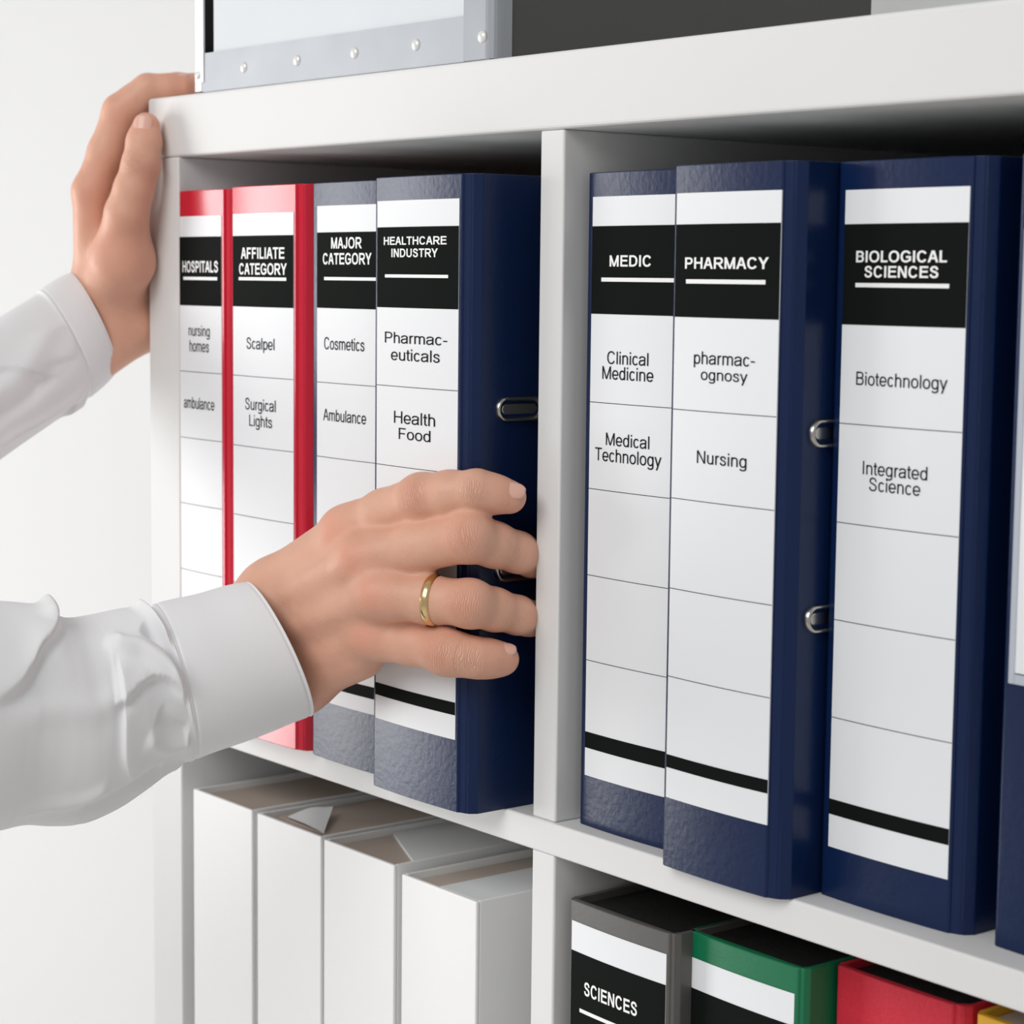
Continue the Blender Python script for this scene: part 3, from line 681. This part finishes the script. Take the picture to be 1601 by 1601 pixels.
# wedding band
def band(J, f, r, w, th, m):
    a = A(*J[2])-A(*J[1]); a /= np.linalg.norm(a); c = A(*J[1])*(1-f)+A(*J[2])*f
    n = nd-a*(nd@a); n /= np.linalg.norm(n); b_ = np.cross(a, n); S_ = 64
    prof = [(-w/2, r), (-w/2*.92, r+th*.55), (-w/4, r+th*.95), (0, r+th*1.05), (w/4, r+th*.95), (w/2*.92, r+th*.55), (w/2, r), (w/2*.7, r-.0012), (-w/2*.7, r-.0012)]
    vs = []; fs = []; K = len(prof)
    for i in range(S_):
        t = 2*math.pi*i/S_
        for x, q in prof: vs.append(tuple(c+a*x+(n*math.cos(t)+b_*math.sin(t))*q))
    for i in range(S_):
        for k in range(K): fs.append((i*K+k, i*K+(k+1) % K, ((i+1) % S_)*K+(k+1) % K, ((i+1) % S_)*K+k))
    mb = MB(); mb.faces(vs, fs, m, True); return mb.build('wedding_ring', person, recalc=True)
band(RR, .58, .01185, .0050, .0012, M_GOLD)['label'] = 'gold band on the ring finger'
# sleeves -----------------------------------------------------------------------
CAMDIR = A(.777, -.62, .107)
def tube(stations, k0, k1, ns, nt, disp, thick, side=.93, rim=True):
    """cloth tube through stations (centre, up radius vector); disp(k, theta) in metres; theta 0 top, pi/2 camera side"""
    C = [s[0] for s in stations]; U = [s[1] for s in stations]
    N = len(stations)
    full = 400
    Cf = catmull(C, full); Uf = catmull(U, full); kf = np.linspace(0, N-1, full)
    ks = np.linspace(k0, k1, ns)
    Ci = np.stack([np.interp(ks, kf, Cf[:, i]) for i in range(3)], 1); Ui = np.stack([np.interp(ks, kf, Uf[:, i]) for i in range(3)], 1)
    T = np.gradient(Cf, axis=0); T = np.stack([np.interp(ks, kf, T[:, i]) for i in range(3)], 1)
    S = np.cross(T, Ui); S /= np.linalg.norm(S, axis=1, keepdims=True)
    sg = np.where((S@CAMDIR) < 0, -1., 1.); S *= sg[:, None]; R_ = np.linalg.norm(Ui, axis=1, keepdims=True); S = S*R_*side
    th = np.linspace(0, 2*np.pi, nt, endpoint=False)
    KK, TT = np.meshgrid(ks, th, indexing='ij')
    d = disp(KK, TT)
    e = Ui[:, None]*np.cos(TT)[..., None] + S[:, None]*np.sin(TT)[..., None]
    en = e/np.linalg.norm(e, axis=2, keepdims=True)
    outer = Ci[:, None]+e+en*d[..., None]
    inner = outer-en*thick
    vs = np.concatenate([outer.reshape(-1, 3), inner.reshape(-1, 3)]); m = ns*nt; fs = []
    for i in range(ns-1):
        for j in range(nt):
            a, b_, c, e2 = i*nt+j, i*nt+(j+1) % nt, (i+1)*nt+(j+1) % nt, (i+1)*nt+j
            fs.append((a, b_, c, e2)); fs.append((m+a, m+e2, m+c, m+b_))
    for i in (0, ns-1):
        for j in range(nt):
            a, b_ = i*nt+j, i*nt+(j+1) % nt
            fs.append((a, m+a, m+b_, b_) if i == 0 else (a, b_, m+b_, m+a))
    return vs.tolist(), fs
def add_tube(name, par, *a, m=None, **k):
    vs, fs = tube(*a, **k); mb = MB(); mb.faces(vs, fs, m or M_SHIRT, True); return mb.build(name, par, recalc=True)
SR = [((-0.1227, -0.07, 0.0743), (-0.0135, -0.011, 0.0339)), ((-0.1285, -0.0872, 0.0696), (-0.0121, -0.0089, 0.0362)), ((-0.1344, -0.1056, 0.0646), (-0.0106, -0.0068, 0.0377)),
 ((-0.1399, -0.1244, 0.0595), (-0.0096, -0.0052, 0.0394)), ((-0.1424, -0.1334, 0.0574), (-0.0086, -0.0036, 0.0416)), ((-0.1453, -0.1442, 0.0525), (-0.0082, -0.0024, 0.0457)),
 ((-0.1486, -0.1578, 0.0471), (-0.0071, -0.0002, 0.0498)), ((-0.152, -0.1731, 0.0441), (-0.0058, 0.0018, 0.0524)), ((-0.1544, -0.1859, 0.0459), (-0.0049, 0.0031, 0.0537)),
 ((-0.1564, -0.1988, 0.0492), (-0.004, 0.0044, 0.0545)), ((-0.1585, -0.2148, 0.05), (-0.0041, 0.0045, 0.0565)), ((-0.1611, -0.2485, 0.0512), (-0.0037, 0.0061, 0.0600)),
 ((-.170, -.300, .052), (-.003, .004, .061)), ((-.182, -.345, .070), (-.002, .030, .056)), ((-.195, -.395, .110), (-.001, .052, .036)), ((-.21, -.44, .165), (0, .060, .030)), ((-.225, -.49, .225), (0, .062, .034))]
SL = [((-0.4195, -0.0202, 0.2367), (-0.0125, -0.0104, 0.0302)), ((-0.4213, -0.0292, 0.2299), (-0.0136, -0.0116, 0.0313)), ((-0.4235, -0.0415, 0.2209), (-0.0136, -0.0115, 0.0322)),
 ((-0.427, -0.0651, 0.2047), (-0.012, -0.0088, 0.0356)), ((-0.4301, -0.0918, 0.1883), (-0.0108, -0.0071, 0.037)), ((-.436, -.130, .166), (-.010, -.004, .041)), ((-.447, -.180, .142), (-.008, .004, .047)),
 ((-.462, -.230, .125), (-.005, .018, .050)), ((-.482, -.285, .125), (-.003, .042, .038)), ((-.503, -.345, .150), (-.001, .055, .026)), ((-.525, -.42, .205), (0, .060, .028)), ((-.54, -.48, .245), (0, .060, .034))]
# creases are polylines in (station, angle) with a height and a width
def seg_dist(K, T, p, q, sk, st):
    ax, ay = p[0]*sk, p[1]*st; bx_, by = q[0]*sk, q[1]*st; X, Y = K*sk, T*st
    dx, dy = bx_-ax, by-ay; L = dx*dx+dy*dy
    t = np.clip(((X-ax)*dx+(Y-ay)*dy)/L, 0, 1)
    ex, ey = X-(ax+t*dx), Y-(ay+t*dy)
    sgn = np.sign(dx*(Y-ay)-dy*(X-ax))
    return np.sqrt(ex*ex+ey*ey), sgn, t
def folds(K, T, lines, sk=.0155, st=.045):
    d = np.zeros_like(K)
    for kind, h, w, pl in lines:
        pl = [tuple(p) for p in catmull(pl, 26)] if len(pl) > 2 else pl
        best = np.full_like(K, 9.); sg = np.ones_like(K); par = np.zeros_like(K)
        for n_, (p, q) in enumerate(zip(pl[:-1], pl[1:])):
            e, s, t = seg_dist(K, T, p, q, sk, st); m = e < best
            best = np.where(m, e, best); sg = np.where(m, s, sg); par = np.where(m, (n_+t)/(len(pl)-1), par)
        fade = np.clip(np.minimum(par, 1-par)*5.5, 0, 1); h = h*fade*fade*(3-2*fade)
        if kind == 'ridge': d += h*np.exp(-(best/w)**2)
        else: d += h*(np.where(sg > 0, np.exp(-best/w), np.exp(-best/(w*.10)))-.30*np.exp(-((best*sg+w*.22)/(w*.30))**2))   # lapped edge: raised on one side
    return d
pi = math.pi
def ang(f): return math.acos(max(-1, min(1, 1-2*f)))
RL_ = [('ridge', .0072, .0050, [(2.45, ang(.60)), (3.05, ang(.53)), (3.7, ang(.38)), (4.6, ang(.24)), (5.6, ang(.17)), (6.2, ang(.10))]),
       ('ridge', -.0078, .0040, [(2.7, ang(.46)), (3.15, ang(.33)), (3.7, ang(.20)), (4.4, ang(.10))]),
       ('ridge', .0050, .0040, [(2.6, ang(.44)), (3.0, ang(.30)), (3.6, ang(.08)), (4.3, ang(-.02))]),
       ('lap', .0046, .0110, [(6.4, ang(.42)), (5.9, ang(.42)), (4.8, ang(.39)), (4.0, ang(.43)), (3.3, ang(.54))]),
       ('lap', .0030, .0120, [(5.9, ang(.20)), (6.0, ang(.45)), (6.05, ang(.70)), (5.6, ang(.86))]),
       ('ridge', .0022, .0060, [(6.1, ang(.40)), (7.5, ang(.42)), (10.5, ang(.45))]),
       ('lap', .0060, .0100, [(10.8, ang(.42)), (9.6, ang(.22)), (8.3, ang(.06)), (7.9, -.25)]),
       ('ridge', .0050, .0060, [(7.8, -.3), (8.2, .12), (8.6, ang(.08))]),
       ('ridge', -.0034, .0045, [(3.2, ang(.80)), (4.0, ang(.72)), (4.6, ang(.60))]),
       ('ridge', .0030, .0040, [(3.1, ang(.86)), (4.2, ang(.82)), (5.2, ang(.66))]),
       ('ridge', .0030, .0035, [(3.3, ang(.985)), (4.6, ang(.95)), (6.2, ang(.94)), (8.2, ang(.95))]),
       ('ridge', -.0028, .0030, [(4.4, ang(.91)), (6.0, ang(.885)), (7.6, ang(.90))]),
       ('ridge', .0026, .0040, [(6.4, ang(.80)), (8.0, ang(.86)), (10.0, ang(.90))]),
       ('ridge', .0035, .0080, [(12.2, 1.2), (13, 1.9), (13.2, 2.6)]), ('ridge', -.004, .008, [(13, .6), (13.4, 1.5), (13.8, 2.4)])]
def wob(K, T, a, seed):
    r = np.random.RandomState(seed); d = 0
    for _ in range(7):
        fk, ft, p = r.uniform(.6, 2.4), r.randint(1, 4), r.uniform(0, 6.28); d = d+np.sin(K*fk+T*ft+p)
    return a*d/4
def dR(K, T):
    f = np.clip((K-2.97)/.12, 0, 1); return f*(folds(K, T, RL_)*np.clip((K-3.0)/.25, .35, 1)+wob(K, T, .0010, 3))+ -.0006*f
def dRc(K, T):
    return .0004*np.cos(T*2+.4)+.0003*np.sin(K*3+T)+.0012*np.exp(-((K-3.0)/.05)**2)*0 - .0007*np.exp(-((K-2.86)/.03)**2) - .0006*np.exp(-((K-.12)/.04)**2) + .0003
G = [(.03, chain([(-.500, -.545, .222, .068), (CX, CY, .200, .085), (-.270, -.545, .212, .068)])), (.03, chain([(-.500, -.545, .222, .066), (-.536, -.472, .240, .058)])), (.03, chain([(-.270, -.545, .212, .066), (-.226, -.485, .218, .060)])),
     (.06, chain([(-.455, CY-.005, .10, .108), (-.315, CY-.005, .10, .108)])), (.05, chain([(CX, CY-.03, .17, .09), (CX, CY-.02, .0, .10)])),
     (.06, chain([(-.445, CY, -.10, .096), (-.325, CY, -.10, .096)])), (.06, chain([(-.450, CY, -.235, .100), (-.320, CY, -.235, .100)])), (.03, chain([(CX, CY+.003, .22, .070), (CX+.002, CY+.008, .275, .062)]))]
shirt = cloth('shirt', G, .005, M_SHIRT, person, lambda c: (c[:, 2] > -.29) & ((c[:, 2] < .262) | (np.hypot(c[:, 0]-CX-.002, c[:, 1]-CY-.008) > .071)))
vs = []; fs = []; S_ = 40
for z, r in ((.262, .072), (.300, .066), (.312, .066), (.300, .071), (.262, .081)):
    for k in range(S_): t = 2*math.pi*k/S_; vs.append((CX+.002+r*math.cos(t), CY+.008+r*1.06*math.sin(t), z-.014*math.sin(t)))
for r in range(4):
    for k in range(S_): fs.append((r*S_+k, r*S_+(k+1) % S_, (r+1)*S_+(k+1) % S_, (r+1)*S_+k))
mb = MB(); mb.faces(vs, fs, M_SHIRT, True); mb.build('collar', shirt, recalc=True)
G = [(.04, chain([(-.450, CY, -.25, .092), (-.320, CY, -.25, .092)]))]
for sx, fx in ((-.465, -.475), (-.305, -.295)): G.append((.04, chain([(sx, CY, -.30, .090), (fx, CY+.02, -.65, .066), (fx, CY-.01, -1.045, .056)])))
cloth('trousers', G, .007, M_TROUSER, person, lambda c: c[:, 2] > -1.085)
for fx in (-.475, -.295): cloth('shoe', [(.01, chain([(fx, CY-.045, -1.062, .036), (fx, CY+.06, -1.066, .034), (fx, CY+.16, -1.070, .030)]))], .005, M_SHOE, person)
add_tube('sleeve', shirt, SR, 2.96, len(SR)-1.02, 330, 200, dR, .0010)
add_tube('cuff', shirt, SR, 0, 3.0, 110, 180, dRc, .0022)
LLn = [('ridge', .0030, .006, [(2.2, ang(.35)), (3.2, ang(.5)), (4.6, ang(.55))]), ('ridge', -.0030, .005, [(2.3, ang(.62)), (3.3, ang(.72)), (4.4, ang(.72))]),
       ('lap', .0035, .009, [(4.8, ang(.25)), (3.6, ang(.42)), (2.5, ang(.75))]), ('ridge', .0028, .004, [(2.0, ang(.95)), (3.0, ang(.93)), (4.2, ang(.9))]),
       ('ridge', .0040, .0045, [(2.1, ang(.99)), (2.5, ang(.985))]), ('ridge', .0030, .008, [(6.5, .5), (7.4, 1.4), (7.8, 2.5)])]
def dL(K, T):
    f = np.clip((K-1.77)/.12, 0, 1); return f*(folds(K, T, LLn, .0115, .036)+wob(K, T, .0009, 5)) - .0006*f
def dLc(K, T): return .0004*np.cos(T*2)-.0006*np.exp(-((K-.10)/.04)**2)-.0006*np.exp(-((K-1.68)/.03)**2)
add_tube('sleeve', shirt, SL, 1.76, len(SL)-1.02, 230, 160, dL, .0010)
add_tube('cuff', shirt, SL, 0, 1.8, 80, 150, dLc, .0022)
build_body(BODY_EXTRA)
